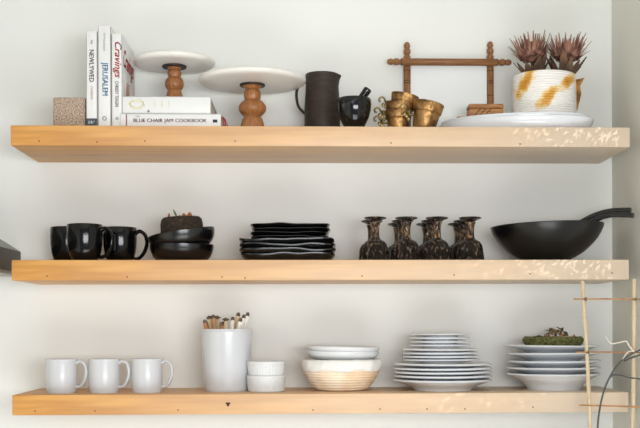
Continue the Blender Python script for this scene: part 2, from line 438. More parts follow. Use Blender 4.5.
def t3(b, w, h, d):
    z = lambda py: nz_(py)-ZT
    text('Cravings', b, RED, (.001, -.0009, z(60)), 'down', .090, .022, shear=.35, off=.025)
    text('CHRISSY TEIGEN', b, DARK, (0, -.0009, z(94)), 'down', .064, .0085, off=.01)
    M().rev([(.0022, 0), (.0045, 0), (.0045, .0006), (.0022, .0006), (.0022, 0)], 4, mx=Matrix.Translation((0, 0, z(118.5))) @ Matrix.Rotation(PI/2, 4, 'X')).build('publisher_mark', GREY, b)
    text('Cravings', b, RED, (w/2+.0006, d*.5, h*.74), 'side', d*.8, h*.26, shear=.35, off=.02)
    ART = mat('cover_picture', srgb(238, 234, 228), .4, var=(srgb(190, 118, 74), 16, (1, 1, .5), .5, .6))
    M().box(w/2-.0001, w/2+.0005, d*.25, d*.92, h*.06, h*.55).build('cover_picture', ART, b, smooth=False)
X = lambda px, y=yb, py=80: P(px, py, y).x
upright_book(X(86.2), X(97.2), yb, nz_(31.5), .20, 'white upright cookbook with NEWLYWED down its spine and a slate foot band', t1)
upright_book(X(98.0), X(110.8), yb, nz_(26), .20, 'tallest white upright book with light blue JERUSALEM on its spine', t2)
upright_book(X(111.6), X(122.2), yb, nz_(33.5), .20, 'white upright cookbook with red script Cravings on spine and cover', t3)

def flat_book(x0, x1, z0, z1, y0, depth, label, fn, cov=PAPER, pg=PAGES):
    w = x1-x0; h = z1-z0
    b = thing('cookbook', label, 'book', ((x0+x1)/2, y0, z0), 'books lying under the small cake stand')
    c = .002
    m = M().box(-w/2, w/2, 0, depth, 0, c, .0005).box(-w/2, w/2, 0, depth, h-c, h, .0005).box(-w/2, w/2, 0, c*1.2, 0, h, .0008)
    m.build('cover', cov, b)
    M().box(-w/2+.003, w/2-.003, c*1.3, depth-.004, c, h-c).build('pages', pg, b, smooth=False)
    fn(b, w, h); return b
zb1 = P(165, 114.2, yb).z; zb2 = P(165, 96.6, yb).z
def f1(b, w, h):
    lx = lambda px: X(px)-b.location.x; lz = lambda py: P(170, py, yb).z-b.location.z
    text('THE', b, CRIM, (lx(138), -.0009, lz(117.2)), 'front', .011, .0035)
    text('BLUE CHAIR JAM COOKBOOK', b, CRIM, (lx(170.5), -.0009, lz(121.6)), 'front', .183, .0115, off=.02)
    M().box(lx(213), lx(217.5), -.0006, .0004, lz(123), lz(120)).build('publisher_mark', DARK, b, smooth=False)
    M().box(lx(126.3), lx(127.3), -.0006, .0004, 0.003, h-.002).build('spine_line', CRIM, b, smooth=False)
    m = M()
    for (a, z) in ((-.004, 0), (0, .001), (.004, -.001), (.001, -.002)):
        m.tube([(lx(212), .10, h+.0015), (lx(219), .06, h+.004), (lx(223)+a*.4, .03, h-.006), (lx(224.5)+a, .018, .016+z), (lx(226)+a*1.4, .012, .002)], .0012, 6)
    m.build('ribbon_tassel', RIBBON, b)
flat_book(X(121.0), X(221.0), ZT, zb1, yb-.008, .235, 'white book titled BLUE CHAIR JAM COOKBOOK lying at the bottom with a red tassel', f1)
def f2(b, w, h):
    lx = lambda px: X(px)-b.location.x; lz = lambda py: P(170, py, yb).z-b.location.z
    random.seed(3)
    for k in range(16):
        m = M(); a = k/16*2*PI
        p = Vector((lx(137)+.017*math.cos(a), -.0004, lz(104.5)+.010*math.sin(a)))
        m.box(-.004, .004, -.0002, .0003, -.0013, .0013, mx=Matrix.Translation(p) @ Matrix.Rotation(random.uniform(0, 3), 4, 'Y'))
        m.build('gold_foil_leaf', GOLD, b, smooth=False)
    for px in (155, 162, 169): M().box(lx(px)-.001, lx(px)+.001, -.0006, 0, lz(107.5), lz(101)).build('gold_foil_stroke', GOLD, b, smooth=False)
    m = M().rev([(0, 0), (.003, 0), (.003, .0008), (0, .0008)], 14, mx=Matrix.Translation((lx(148.5), 0, lz(111.5))) @ Matrix.Rotation(PI/2, 4, 'X'))
    m.build('publisher_dot', GREY, b)
flat_book(X(122.5), X(210.5), zb1, zb2, yb-.002, .225, 'plain white book with faint gold marks lying directly under the small cake stand', f2)

# cork block
bw = X(86, .04)-X(53.2, .04)
cz = P(70, 97.3, .04).z-ZT
tag((lambda o: (setattr(o, 'location', (X(69.4, .04), .04, ZT)), o)[1])(M().box(-bw/2, bw/2-.002, 0, .085, 0, cz, .003).build('cork_block', CORK)),
    'speckled grey brown cork block left of the upright books', 'block')

# ------------------------------------------------------------------ cake stands
def cake_stand(pxc, y, z0, plate_px, plate_py, prof, label, tiltx=0, collar=12.5):
    s = S(pxc, y)
    loc = at(pxc, y, z0)
    t = thing('cake_stand', label, 'cake stand', loc, 'marble cake stands')
    pr = prof_px(prof, pxc, y, z0); zc = pr[-1][1]
    # smooth the turned profile
    M().rev([(0, 0)]+pr+[(0, zc)], 40).build('turned_pedestal', ACACIA, t)
    M().rev([(0, zc), (collar*s, zc+.0005), (collar*s*1.02, zc+.003), (collar*s, zc+.005), (0, zc+.005)], 40).build('collar', COLLAR, t)
    R = plate_px*s
    z1 = zc+.005
    M().rev([(0, z1), (R*.80, z1), (R*.93, z1+.0015), (R*.985, z1+.005), (R, z1+.0095), (R*.99, z1+.0135), (R*.96, z1+.016), (0, z1+.016)], 96).build('marble_plate', MARBLE, t, sharp=50)
    return t
def turned(b):  # b: (collar_py, ball1_py, ball2_py, flare_py, base_py, widths..)
    return b
cake_stand(252.5, .112, ZT, 53.6, 0,
    [(16, 137), (16.5, 134), (14.5, 131.5), (12.3, 128), (11.5, 124), (10.2, 119.5), (8.6, 117), (9, 115.8), (9.5, 115.2), (11.5, 113.6), (13.2, 111.4), (13.9, 108.8), (13.4, 105.8), (11.6, 103.2), (9.4, 101.3), (8, 100.4), (7.7, 99.4), (8.3, 98), (8.6, 95.3), (8.2, 92.6), (7, 90.2), (5.9, 89.6), (5.8, 89), (7, 88.2), (8.6, 87.2), (9.5, 86.4)],
    'large marble cake stand on a turned wooden pedestal standing directly on the shelf')
cake_stand(174.5, .15, zb2, 41, 0,
    [(12.5, 105.3), (12.9, 103), (11.5, 101), (9.4, 98.5), (8.2, 95.5), (7.2, 91.8), (6.6, 90.4), (7.6, 89.4), (9, 87.2), (9.5, 84.2), (9, 80.6), (7.4, 78.6), (6, 77.6), (6.2, 76.6), (6.8, 75), (6.6, 72.2), (5.4, 70.2), (4.9, 69.8), (5.8, 69), (7, 68)],
    'smaller marble cake stand set on top of the two lying books', collar=12)

# ------------------------------------------------------------------ pitcher, mortar
yp = .196; loc = at(322.3, yp, ZT); s = S(322, yp)
t = thing('pitcher', 'tall dark brown clay pitcher with a looped handle and small spout', 'pitcher', loc)
H = P(322, 71.0, yp-.042).z-ZT
R = 17*s
o = [(0, 0), (R*.98, 0), (R*1.03, .004), (R*1.045, H*.12), (R*1.05, H*.3), (R*1.04, H*.5), (R*1.0, H*.68), (R*.965, H*.82), (R*.96, H*.92), (R*.985, H)]
pr = cupwall(o, .004)
def spf(tt, r, z):
    a = (tt+PI) % (2*PI)-PI; k = max(0, (z-H*.86)/(H*.14)); return 1+.16*k*math.exp(-(a/.30)**2)
M().rev(pr, 72, rf=spf, zf=lambda tt, r, z: -.002*max(0, (z-H*.9)/(H*.1))*math.exp(-((((tt+PI) % (2*PI))-PI)/.4)**2)).build('body', PITCH, t)
for q in (.18, .36, .58, .76):
    pass
zz = lambda py: P(305, py, yp).z-ZT
hx = lambda px: X(px, yp)-loc.x
M().tube([(hx(307.5), .004, zz(82)), (hx(301), .008, zz(82)), (hx(297.0), .01, zz(89)), (hx(296.6), .01, zz(98)), (hx(299), .008, zz(107)), (hx(306.5), .002, zz(115))], [.0042, .0045, .004, .0038, .0036, .004], 12, 6, 1.3).build('handle', PITCH, t)

loc = at(354.2, .068, ZT); s = S(354, .068)
t = thing('mortar', 'black stone mortar bowl standing against the dark pitcher', 'mortar', loc)
H = P(354, 95.8, .03).z-ZT
pr = cupwall([(0, 0), (11.2*s, 0), (11.4*s, .005), (10.2*s, .010), (11.5*s, .018), (14.5*s, .033), (16.6*s, .052), (17.3*s, H*.82), (17*s, H)], .007)
M().rev(pr, 56).build('body', STONE, t)
p0 = P(352, 112, .068); p1 = P(368.6, 88.2, .055)
pe = M().tube([(0, 0, 0), (p1-p0)*.3, (p1-p0)*.6, (p1-p0)*.93, (p1-p0)*.98, (p1-p0)*1.0], [.012, .0105, .0098, .0108, .009, .005], 16, 3).build('pestle', STONE)
pe.location = p0; tag(pe, 'black stone pestle leaning out of the mortar', 'pestle')

# ------------------------------------------------------------------ brass cups
CH = .056; CR = .035
def brass_cup(name='brass_cup'):
    t = thing(name, '', 'cup', (0, 0, 0), 'aged brass cups on the top shelf')
    R = CR
    pr = cupwall([(0, 0), (.023, 0), (.0245, .002), (.0265, .012), (.0285, .026), (.0292, .034), (.0318, .036), (.0325, .038), (.0338, .047), (.0352, CH)], .0018)
    M().rev(pr, 44).build('bowl', BRASS, t)
    # curled handle at the left
    pts = [(-.028, 0, .026), (-.036, 0, .024), (-.044, 0, .029), (-.050, 0, .038), (-.056, 0, .041), (-.062, 0, .036), (-.061, 0, .029), (-.057, 0, .030)]
    h = M().tube(pts, [.0026, .0024, .0022, .0024, .0024, .0022, .002, .0026], 10, 5, 1.3).build('curled_handle', BRASSH, t)
    g = M()
    for (a, b, c) in ((-.043, 0, .019), (-.037, .002, .014), (-.049, -.002, .022), (-.040, -.001, .030)):
        g.rev([(0, -.0055), (.004, -.003), (.0046, 0), (.004, .003), (0, .006)], 10, mx=Matrix.Translation((a, b, c)))
    g.build('leaf_drops', BRASSH, h)
    return t
c0 = brass_cup()
yb2 = .095
l = at(398.5, yb2, ZT); c0.location = l; c0.rotation_euler = (0, 0, .15); c0.scale = (1.04, 1.04, 1.04)
c0['label'] = 'lowest aged brass cup of the left stack, its curled handle near the shelf'
dup(c0, l+Vector((.001, 0, .0215)), 'middle brass cup nested in the left stack', (0, math.radians(2), .05))
dup(c0, l+Vector((.006, .002, .0425)), 'top brass cup tipped over the left stack, under the wooden frame post', (0, math.radians(12), -.15))
l2 = at(423.4, .07, ZT)
dup(c0, l2+Vector((0, 0, .0055)), 'largest brass cup, tilted down to the right beside the white platter', (0, math.radians(12), .12), (1.16, 1.16, 1.22))

# ------------------------------------------------------------------ wooden frame
yf = .262
fr = thing('picture_frame', 'carved brown wooden frame with crossed corners and a blank white panel leaning on the wall', 'picture frame', (at(449, yf, ZT)))
fx = lambda px: X(px, yf, 62)-fr.location.x
fz = lambda py: P(449, py, yf).z-ZT
s = S(449, yf)
def turned_bar(L0, L1, c, vertical, name, m, rings=(), ends=(True, True), r=.0095):
    """square-ish turned bar from L0 to L1 with bulbous carved ends"""
    prof = []
    def end(k0, d):
        return [(0, k0), (.004, k0), (.0068, k0+d*.003), (.0085, k0+d*.008), (.0088, k0+d*.012), (.0062, k0+d*.0165), (.0066, k0+d*.018), (.0092, k0+d*.021), (.0098, k0+d*.026), (.009, k0+d*.031), (.0064, k0+d*.0335), (.0066, k0+d*.036), (.0098, k0+d*.040)]
    a = end(L0, 1) if ends[0] else [(0, L0), (r, L0)]
    b = list(reversed(end(L1, -1))) if ends[1] else [(r, L1), (0, L1)]
    prof = a+b
    if vertical: mx = Matrix.Translation(c)
    else: mx = Matrix.Translation(c) @ Matrix.Rotation(PI/2, 4, 'Y')
    o = M().rev(prof, 16, mx=mx).build(name, m, fr)
    for q in rings:
        M().rev([(r*.9, q-.001), (r*1.03, q-.0009), (r*1.03, q+.0009), (r*.9, q+.001), (r*.9, q-.001)], 16, mx=mx).build('carved_ring', GROOVE, o)
    return o
L = fx(407.3); Rr = fx(490.6); top = fz(62.6); bot = .03
turned_bar(0, fz(42), (L, .006, 0), True, 'post', FRAMEV, [top-.022, top-.05, top-.056, top-.09], (False, True))
turned_bar(0, fz(41), (Rr, .006, 0), True, 'post', FRAMEV, [top-.022, top-.05, top-.056, top-.09], (False, True))
cxm = (fx(387)+fx(511))/2
turned_bar(fx(387), fx(511), (0, -.006, top), False, 'rail', FRAMEW, [L+.018, L-.017, cxm-.02, cxm-.003, cxm+.016, Rr-.02, Rr+.018])
turned_bar(fx(387), fx(511), (0, -.006, bot), False, 'rail', FRAMEW, [L+.018, Rr-.02])
M().box(L, Rr, .008, .012, bot, top).build('white_panel', PANEL, fr, smooth=False)

# ------------------------------------------------------------------ platters, box, planter
def oval_platter(a, b, h, t=.006):
    o = [(0, 0), (.70, 0), (.78, .0), (.88, h*.10), (.945, h*.32), (.985, h*.62), (1.0, h*.88), (1.0, h)]
    i = [(.99, h+.0012), (.97, h), (.93, h*.5), (.86, h*.15+t*.8), (.75, t), (0, t)]
    m = M()
    rf = lambda tt, r, z: 1/math.sqrt((math.cos(tt)/a)**2+(math.sin(tt)/b)**2)
    m.rev([(r, z) for r, z in o+i], 96, rf=rf)
    return m
pc = at(515, .125, ZT)
ang = math.radians(-17)
pl1 = oval_platter(.202, .106, .032).build('oval_platter', PORC); pl1.location = pc; pl1.rotation_euler = (0, 0, ang)
tag(pl1, 'lower white oval platter resting directly on the shelf', 'platter', 'white oval platters')
pl2 = pl1.copy(); COL.objects.link(pl2); pl2.scale = (.955, .93, 1); pl2.location = pc+Vector((-.002, 0, .009)); pl2['label'] = 'upper white oval platter under the brush-painted pot'
ZP = ZT+.009+.006
# wooden board and box on the platter rim
zp2 = ZT+.009+.0332-.002
yq = .150
bd = M().box(X(456, yq)-X(480, yq), X(506, yq)-X(480, yq), -.022, .03, 0, .009, .0015).build('small_board', BOXW)
bd.location = (X(480, yq), yq, zp2+.002); tag(bd, 'thin small wooden board on the platter under the little box', 'board')
bx = thing('wooden_box', 'little carved wooden box on the thin board before the frame', 'box', (X(485, yq), yq, zp2+.011))
hb = P(485, 103.6, yq-.02).z-(zp2+.011)
hwb = (X(502, yq)-X(468, yq))/2
M().box(-hwb, hwb, -.02, .026, 0, hb*.62, .002).build('body', BOXW, bx)
mm = M().box(-hwb-.001, hwb+.001, -.021, .027, hb*.64, hb, .004, 3)
mm.build('lid', BOXW, bx)
mm = M()
for k in range(3):
    mm.tube([(-hwb+.015+k*.014, -.0208, .002), (-hwb+.02+k*.014, -.0212, hb*.3), (-hwb+.03+k*.014, -.0208, hb*.6)], .001, 6)
mm.build('carved_lines', GROOVE, bx)

ypl = .135
lp = at(544, ypl, ZP); s = S(544, ypl)
pot = thing('planter_pot', 'ribbed white pot with ochre brush strokes holding dried proteas', 'plant pot', lp)
PH = P(544, 69.5, ypl-.08).z-ZP
def paint():
    m = bpy.data.materials.new('brushed_ochre_glaze'); m.use_nodes = True; nt = m.node_tree; L = nt.links.new; b = nt.nodes['Principled BSDF']
    tc = nt.nodes.new('ShaderNodeTexCoord')
    nz = nt.nodes.new('ShaderNodeTexNoise'); nz.inputs['Scale'].default_value = 55; nz.inputs['Detail'].default_value = 5
    L(tc.outputs['Object'], nz.inputs[0])
    last = None
    hz = lambda py: P(544, py, ypl-.07).z-ZP
    wx = lambda px: X(px, ypl-.07)-lp.x
    for (px, py, an, lx, lw) in ((525, 83, 30, .056, .014), (515, 99, 10, .055, .010), (546.5, 98, 42, .042, .0145), (568, 81, 45, .032, .013)):
        mp = nt.nodes.new('ShaderNodeMapping'); mp.vector_type = 'TEXTURE'
        mp.inputs['Location'].default_value = (wx(px), -.07, hz(py)); mp.inputs['Rotation'].default_value = (0, math.radians(an), 0)
        mp.inputs['Scale'].default_value = (lw, .06, lx)
        L(tc.outputs['Object'], mp.inputs[0])
        ln = nt.nodes.new('ShaderNodeVectorMath'); ln.operation = 'LENGTH'; L(mp.outputs[0], ln.inputs[0])
        if last is None: last = ln.outputs['Value']
        else:
            mn = nt.nodes.new('ShaderNodeMath'); mn.operation = 'MINIMUM'; L(last, mn.inputs[0]); L(ln.outputs['Value'], mn.inputs[1]); last = mn.outputs[0]
    ad = nt.nodes.new('ShaderNodeMath'); ad.operation = 'MULTIPLY_ADD'; ad.inputs[1].default_value = 1.6; L(nz.outputs[0], ad.inputs[0]); 
    L(last, ad.inputs[2])
    r = nt.nodes.new('ShaderNodeValToRGB'); e = r.color_ramp.elements
    e[0].position = 0; e[0].color = srgb(196, 134, 40)
    e[1].position = 1; e[1].color = srgb(238, 234, 230)
    k = r.color_ramp.elements.new(.5); k.color = srgb(214, 160, 70)
    k = r.color_ramp.elements.new(.75); k.color = srgb(234, 206, 150)
    mr = nt.nodes.new('ShaderNodeMapRange'); mr.inputs[1].default_value = .8; mr.inputs[2].default_value = 2.0; L(ad.outputs[0], mr.inputs[0])
    L(mr.outputs[0], r.inputs[0]); L(r.outputs[0], b.inputs['Base Color']); b.inputs['Roughness'].default_value = .35
    return m
R = 31.0*s
o = [(0, 0), (R*.97, 0)]
nr = 21
for k in range(nr*3+1):
    z = .003+(PH-.006)*k/(nr*3)
    o.append((R*(1.03-.03*k/(nr*3))+(-.0019 if k % 3 == 0 else .0006), z))
o.append((R*1.0, PH))
POTM = paint()
M().rev(cupwall(o, .005), 80).build('body', POTM, pot, sharp=60)
# gold-edged flared ear at the right
e = M()
ex = R
pts = [(ex-.003, -.01, PH*.93), (ex+.020, -.02, PH*.95), (ex+.009, -.018, PH*.80), (ex+.012, -.018, PH*.66), (ex+.003, -.012, PH*.36), (ex-.003, -.01, PH*.4)]
e.add([(a, b-.002, c) for a, b, c in pts]+[(a, b+.002, c) for a, b, c in pts],
      [(0, 1, 2, 3, 4, 5), (11, 10, 9, 8, 7, 6)]+[(k, k+6, (k+1) % 6+6, (k+1) % 6) for k in range(6)])
e.build('gold_ear', GOLDC, pot, smooth=False)
sm = M().rev([(0, PH*.80), (R-.007, PH*.80), (0, PH*.82)], 30); sm.build('soil', SOIL, pot)

def protea(px, py, seed, lean, label, sc=1.0):
    random.seed(seed)
    base = Vector((X(px, ypl-.01)-0, ypl-.015+random.uniform(-.005, .005), ZP+PH*.82))
    t = thing('dried_protea', label, 'dried flower', base, 'dried proteas in the pot', (random.uniform(-.05, .05)-.08, lean, 0))
    zc = P(px, py, ypl).z-base.z-.018
    M().tube([(0, 0, -.0), (0, 0, zc*.5), (0, 0, zc)], [.004, .005, .006], 8).build('stem', TWIG, t)
    # centre cone
    cc = M().rev([(0, zc-.012), (.014*sc, zc-.006), (.022*sc, zc+.008), (.021*sc, zc+.024), (.015*sc, zc+.036), (.007*sc, zc+.044), (0, zc+.047)], 20,
        rf=lambda tt, r, z: 1+.12*math.sin(9*tt+z*200)).build('flower_centre', PROTC, t)
    b = M()
    for ring, (n, r0, spread, ln, w) in enumerate(((22, .012, .16, .050, .0024), (26, .020, .24, .060, .0026), (26, .026, .34, .064, .0028), (22, .028, .48, .062, .0030), (14, .024, .70, .046, .0036))):
        for k in range(n):
            a = 2*PI*(k+random.random()*.7)/n; sp = spread*random.uniform(.8, 1.2); l_ = ln*random.uniform(.75, 1.2)*sc
            ca, sa = math.cos(a), math.sin(a)
            p = [Vector((ca*r0*.5, sa*r0*.5, zc-.010+.002*ring))]
            rr = r0
            for q in (.3, .62, 1.0):
                z = zc-.012+l_*q*math.cos(sp*.9)
                rr = r0+l_*math.sin(sp)*q*(.65+.35*q)
                p.append(Vector((ca*rr, sa*rr, z)))
            tn = Vector((-sa, ca, 0))
            ws = [w*1.1, w*1.35, w*1.15, w*.4]
            vs = []; 
            for q, ww in zip(p, ws):
                rad = Vector((ca, sa, 0))
                vs += [q-tn*ww, q+rad*ww*.35, q+tn*ww, q-rad*ww*.1]
            fs = []
            for i in range(3):
                for j in range(4):
                    fs.append((i*4+j, i*4+(j+1) % 4, (i+1)*4+(j+1) % 4, (i+1)*4+j))
            b.add(vs, fs)
    b.build('bracts', PROT, t, smooth=False)
    for k in range(12):
        a = 2*PI*k/12+random.uniform(-.25, .25); ca, sa = math.cos(a), math.sin(a); ln = random.uniform(.050, .076); w = .0115
        z0 = random.uniform(.0, .01)
        vs = []; fs = []
        for i in range(7):
            q = i/6; ww = w*math.sin(PI*min(q*.85+.12, 1))**.8
            c = Vector((ca*(.008+ln*.60*q**1.1), sa*(.008+ln*.60*q**1.1), z0+ln*.95*q))
            tn = Vector((-sa, ca, 0)); nrm = Vector((ca, sa, -.3))
            vs += [c-tn*ww+nrm*.002, c, c+tn*ww+nrm*.002, c+nrm*.0012]
        for i in range(6):
            for j in range(4):
                fs.append((i*4+j, i*4+(j+1) % 4, (i+1)*4+(j+1) % 4, (i+1)*4+j))
        M().add(vs, fs).build('leaf', PLEAF, t)
protea(533.5, 52, 4, -.05, 'left dried brown protea head in the brush-painted pot')
protea(562.5, 52, 9, .13, 'right dried brown protea head in the brush-painted pot')

# ------------------------------------------------------------------ black mugs
def mug(R, H, rb, mt, name, cat, grp, prof=None, hp=None, hr=.0050, wall=.0035, flat=1.5):
    t = thing(name, '', cat, (0, 0, 0), grp)
    o = prof or [(0, 0), (rb*.82, 0), (rb*.9, .001), (rb, .006), (rb+(R-rb)*.45, H*.16), (rb+(R-rb)*.75, H*.32), (R*.985, H*.55), (R, H*.75), (R*.985, H)]
    M().rev(cupwall(o, wall, .005), 56).build('body', mt, t)
    hp = hp or [(R*.95, 0, H*.84), (R*1.2, 0, H*.90), (R*1.52, 0, H*.78), (R*1.62, 0, H*.55), (R*1.45, 0, H*.30), (R*1.15, 0, H*.14), (R*.84, 0, H*.12)]
    M().tube(hp, [hr*1.1, hr, hr, hr, hr, hr*.95, hr], 12, 6, flat).build('handle', mt, t)
    return t
s = S(85, .075); R = 17.8*s; H = P(85, 223, .075-R).z-ZM
m0 = mug(R, H, R*.72, BLACK, 'black_mug', 'mug', 'black mugs on the middle shelf')
m0.location = at(84.8, .075, ZM); m0['label'] = 'black mug standing in front of the other two black mugs'; m0.rotation_euler = (0, 0, -.15)
HN = P(115, 226, .19-R).z-ZM
dup(m0, at(67.3, .19, ZM), 'leftmost black mug, half hidden behind the front black mug', (0, 0, .9), (.98, .98, HN/H))
dup(m0, at(120.0, .145, ZM), 'rightmost black mug with its handle out towards the black bowls', (0, 0, -.05), (.97, .97, .985))

# ------------------------------------------------------------------ black bowls + nest dish
yy = .13; s = S(182, yy)
def bowl(R, H, rb, t, mt, name, sq=None, seg=64, zf=None, foot=.004):
    o = [(0, foot*.6), (rb*.86, foot*.6), (rb*.88, 0), (rb, 0), (rb*1.02, foot)]
    n = 8
    for k in range(1, n+1):
        q = k/n; o.append((rb*1.02+(R-rb*1.02)*math.sin(q*PI/2)**.9, foot+(H-foot)*(1-math.cos(q*PI/2))**.92))
    ins = [(max(r-t, .001), z+t*.25) for r, z in reversed(o[5:-1])]
    pr = o+[(R-t*.3, H+t*.3), (R-t, H)]+ins+[(rb*.8, foot+t), (0, foot+t)]
    return M().rev(pr, seg, rf=sq, zf=zf).build(name, mt)
R = 31.8*s; H = P(182, 242.8, yy-R).z-ZM
wob = lambda tt, r, z: .0012*math.sin(2*tt+.6)*(z/.05)
b1 = bowl(R, H, R*.66, .004, BLACKM, 'black_bowl', zf=wob); b1.location = at(181.8, yy, ZM)
tag(b1, 'lower black bowl standing on the middle shelf', 'bowl', 'stacked black bowls')
R2 = 33.5*s
b2 = bowl(R2, .050, R2*.55, .004, BLACKM, 'black_bowl', zf=wob)
b2.location = at(184.6, yy, ZM+.0285); b2.rotation_euler = (0, math.radians(-10), 0)
tag(b2, 'upper black bowl, tilted up to the right on the lower one', 'bowl', 'stacked black bowls')
# nest dish
nz0 = ZM+.052
nd = thing('woven_dish', 'small dark woven dish sitting in the upper tilted black bowl', 'dish', at(182.7, yy, nz0), rot=(0, math.radians(-3), 0))
Rn = 21.3*s; Hn = P(182, 215.5, yy-Rn).z-nz0
random.seed(5)
rough = lambda tt, r, z: 1+.03*noise.noise(Vector((math.cos(tt)*6, math.sin(tt)*6, z*90)))
M().rev(cupwall([(0, 0), (Rn*.8, 0), (Rn*.93, .004), (Rn*.99, Hn*.25), (Rn, Hn*.5), (Rn*.99, Hn*.75), (Rn*.95, Hn*.93), (Rn*.9, Hn)], .007), 64, rf=rough).build('body', NESTD, nd)
tw = thing('dried_sprigs', 'dried sprigs and a rust petal lying in the dark woven dish', 'dried plants', at(182.7, yy, nz0+.008))
random.seed(8)
for k in range(16):
    a = random.uniform(0, 2*PI); r0 = random.uniform(0, Rn*.6)
    p = Vector((r0*math.cos(a), r0*math.sin(a), 0)); e = p+Vector((random.uniform(-.02, .02), random.uniform(-.015, .015), Hn-.006+random.uniform(0, .006)))
    M().tube([p, (p+e)/2+Vector((.003, 0, .002)), e], [.0016, .0014, .0007], 6).build('sprig', TWIG if k % 3 else GREENL, tw)
def leafm(p, d, w, h):
    m = M(); d = Vector(d); t_ = d.cross(Vector((0, 1, 0))).normalized()
    vs = []
    for i in range(6):
        q = i/5; ww = w*math.sin(PI*(q*.9+.08)); c = Vector(p)+d*h*q
        vs += [c-t_*ww, c+Vector((0, -.001, 0)), c+t_*ww, c+Vector((0, .001, 0))]
    fs = [(i*4+j, i*4+(j+1) % 4, i*4+4+(j+1) % 4, i*4+4+j) for i in range(5) for j in range(4)]
    return m.add(vs, fs)
leafm((.021, -.03, Hn-.012), (.05, 0, 1), .0065, .016).build('rust_petal', RUST, tw)
leafm((-.012, -.02, Hn-.01), (-.42, 0, .9), .0028, .025).build('pointed_leaf', GREENL, tw)
leafm((-.034, -.02, Hn-.014), (.1, 0, 1), .003, .017).build('pointed_leaf', RUST, tw)
leafm((.008, -.03, Hn-.012), (-.2, 0, 1), .006, .013).build('pointed_leaf', RUST, tw)

# ------------------------------------------------------------------ square black plates
def sqplate(hs, h, t, seed, mt, wv=1.0):
    def rf(tt, r, z):
        c, s_ = abs(math.cos(tt)), abs(math.sin(tt)); n = 7
        return 1/((c**n+s_**n)**(1/n))
    def zf(tt, r, z):
        k = max(0, (r/hs-.7)/.3)
        return wv*k*(.0016*math.sin(4*tt+seed)+.0012*math.sin(7*tt+seed*2.3)+.0008*math.sin(11*tt+seed*1.7))
    o = [(0, 0), (hs*.80, 0), (hs*.88, h*.12), (hs*.94, h*.32), (hs*.972, h*.62), (hs*.982, h*.74), (hs*1.0, h*.80), (hs*1.006, h*.92), (hs*1.003, h+t*.2)]
    i = [(hs-t*.4, h+t*.35), (hs-t*1.2, h), (hs*.92, h*.42+t), (hs*.85, t*1.05), (hs*.8, t), (0, t)]
    return M().rev(o+i, 128, rf=rf, zf=zf).build('square_plate', mt)
hs = (P(335.8, 250, .03).x-P(238.5, 250, .03).x)/2*1.015
yc = .02+hs
xc = (P(335, 250, .03).x+P(239.3, 250, .03).x)/2
tops = [252.5, 248.0, 243.2, 238.0]
names = ['bottom and deepest large square black plate of the pile', 'large square black plate second from the bottom of the pile', 'large square black plate third from the bottom of the pile', 'highest of the large square black plates, under the smaller ones']
zprev = ZM
for k, py in enumerate(tops):
    ztop = P(287, py, .02).z
    h = ztop-ZM if k == 0 else .018
    p = sqplate(hs*(.97 if k == 0 else 1-.006*k), h, .0042, k*1.9+.5, PLATEM)
    p.location = (xc+(.001, 0, .001, -.002)[k], yc, ztop-h); p.rotation_euler = (0, 0, math.radians((0, .6, -.7, .4)[k]))
    tag(p, names[k], 'plate', 'square black plates')
hs2 = (P(329, 230, .05).x-P(251, 230, .05).x)/2*1.03; xc2 = (P(329, 230, .05).x+P(251, 230, .05).x)/2
names = ['lowest of the small square black plates', 'small square black plate second from the bottom of the small ones', 'small square black plate second from the very top', 'topmost small square black plate of the pile']
for k, py in enumerate([235.2, 231.2, 227.2, 222.8]):
    ztop = P(290, py, .045).z
    p = sqplate(hs2*(1-.02*(3-k)/3*1.2), .0085, .0030, k*2.3+2, PLATEM, .55)
    p.location = (xc2+(-.002, -.001, .002, 0)[k], yc, ztop-.010); p.rotation_euler = (0, 0, math.radians((.8, -1, .5, 0)[k]))
    tag(p, names[k], 'plate', 'square black plates')

# ------------------------------------------------------------------ goblets
yg = .062; s = S(376, yg)
g0 = thing('goblet', '', 'goblet', (0, 0, 0), 'upturned brown goblets')
pp = [(14.0, 0), (13.5, .010), (13.1, .022), (12.5, .032), (11.4, .040), (9.6, .0455), (7.4, .0490), (5.6, .0515), (4.5, .0540), (4.1, .062), (3.9, .071), (4.1, .080), (4.7, .087), (5.5, .0925), (7.4, .0965)]
HG = P(376, 216.4, yg-.02).z-ZM
pp = [(r*s, z*HG/.104) for r, z in pp]
def bumpy(tt, r, z):
    return 1+.05*noise.noise(Vector((math.cos(tt)*7, math.sin(tt)*7, z*110)))+.05*noise.noise(Vector((math.cos(tt)*17+5, math.sin(tt)*17, z*260)))
k1 = .053*HG/.104
M().rev([(0, k1-.004), (6*s, k1-.006), (9.6*s, .034), (11.3*s, .010), (12.9*s, 0)]+pp[:9]+[(0, pp[8][1]+.0005)], 72, rf=bumpy).build('bowl', GOB, g0)
M().rev([(0, pp[8][1]-.002)]+[pp[8]]+pp[9:14]+[(0, pp[13][1])], 48, rf=bumpy).build('stem', mat('amber_lustre_stem', srgb(58, 38, 22), .16, bump=(140, 1, .012), var=(srgb(176, 138, 96), 110, (1, 1, .6), .48, .70), coat=.5, metal=.3), g0)
zt_ = HG
M().rev([(0, zt_-.012), (5.0*s, zt_-.0105), (8.0*s, zt_-.0062), (10.8*s, zt_-.0042), (11.2*s, zt_-.002), (10.4*s, zt_-.0004), (4*s, zt_-.0006), (0, zt_-.0015)], 48, rf=lambda tt, r, z: 1+.02*math.sin(5*tt+r*300)).build('foot', GOB, g0)
cols = [(375.2, 'first'), (406.5, 'second'), (436.8, 'third'), (470.2, 'fourth')]
first = True
k = 0
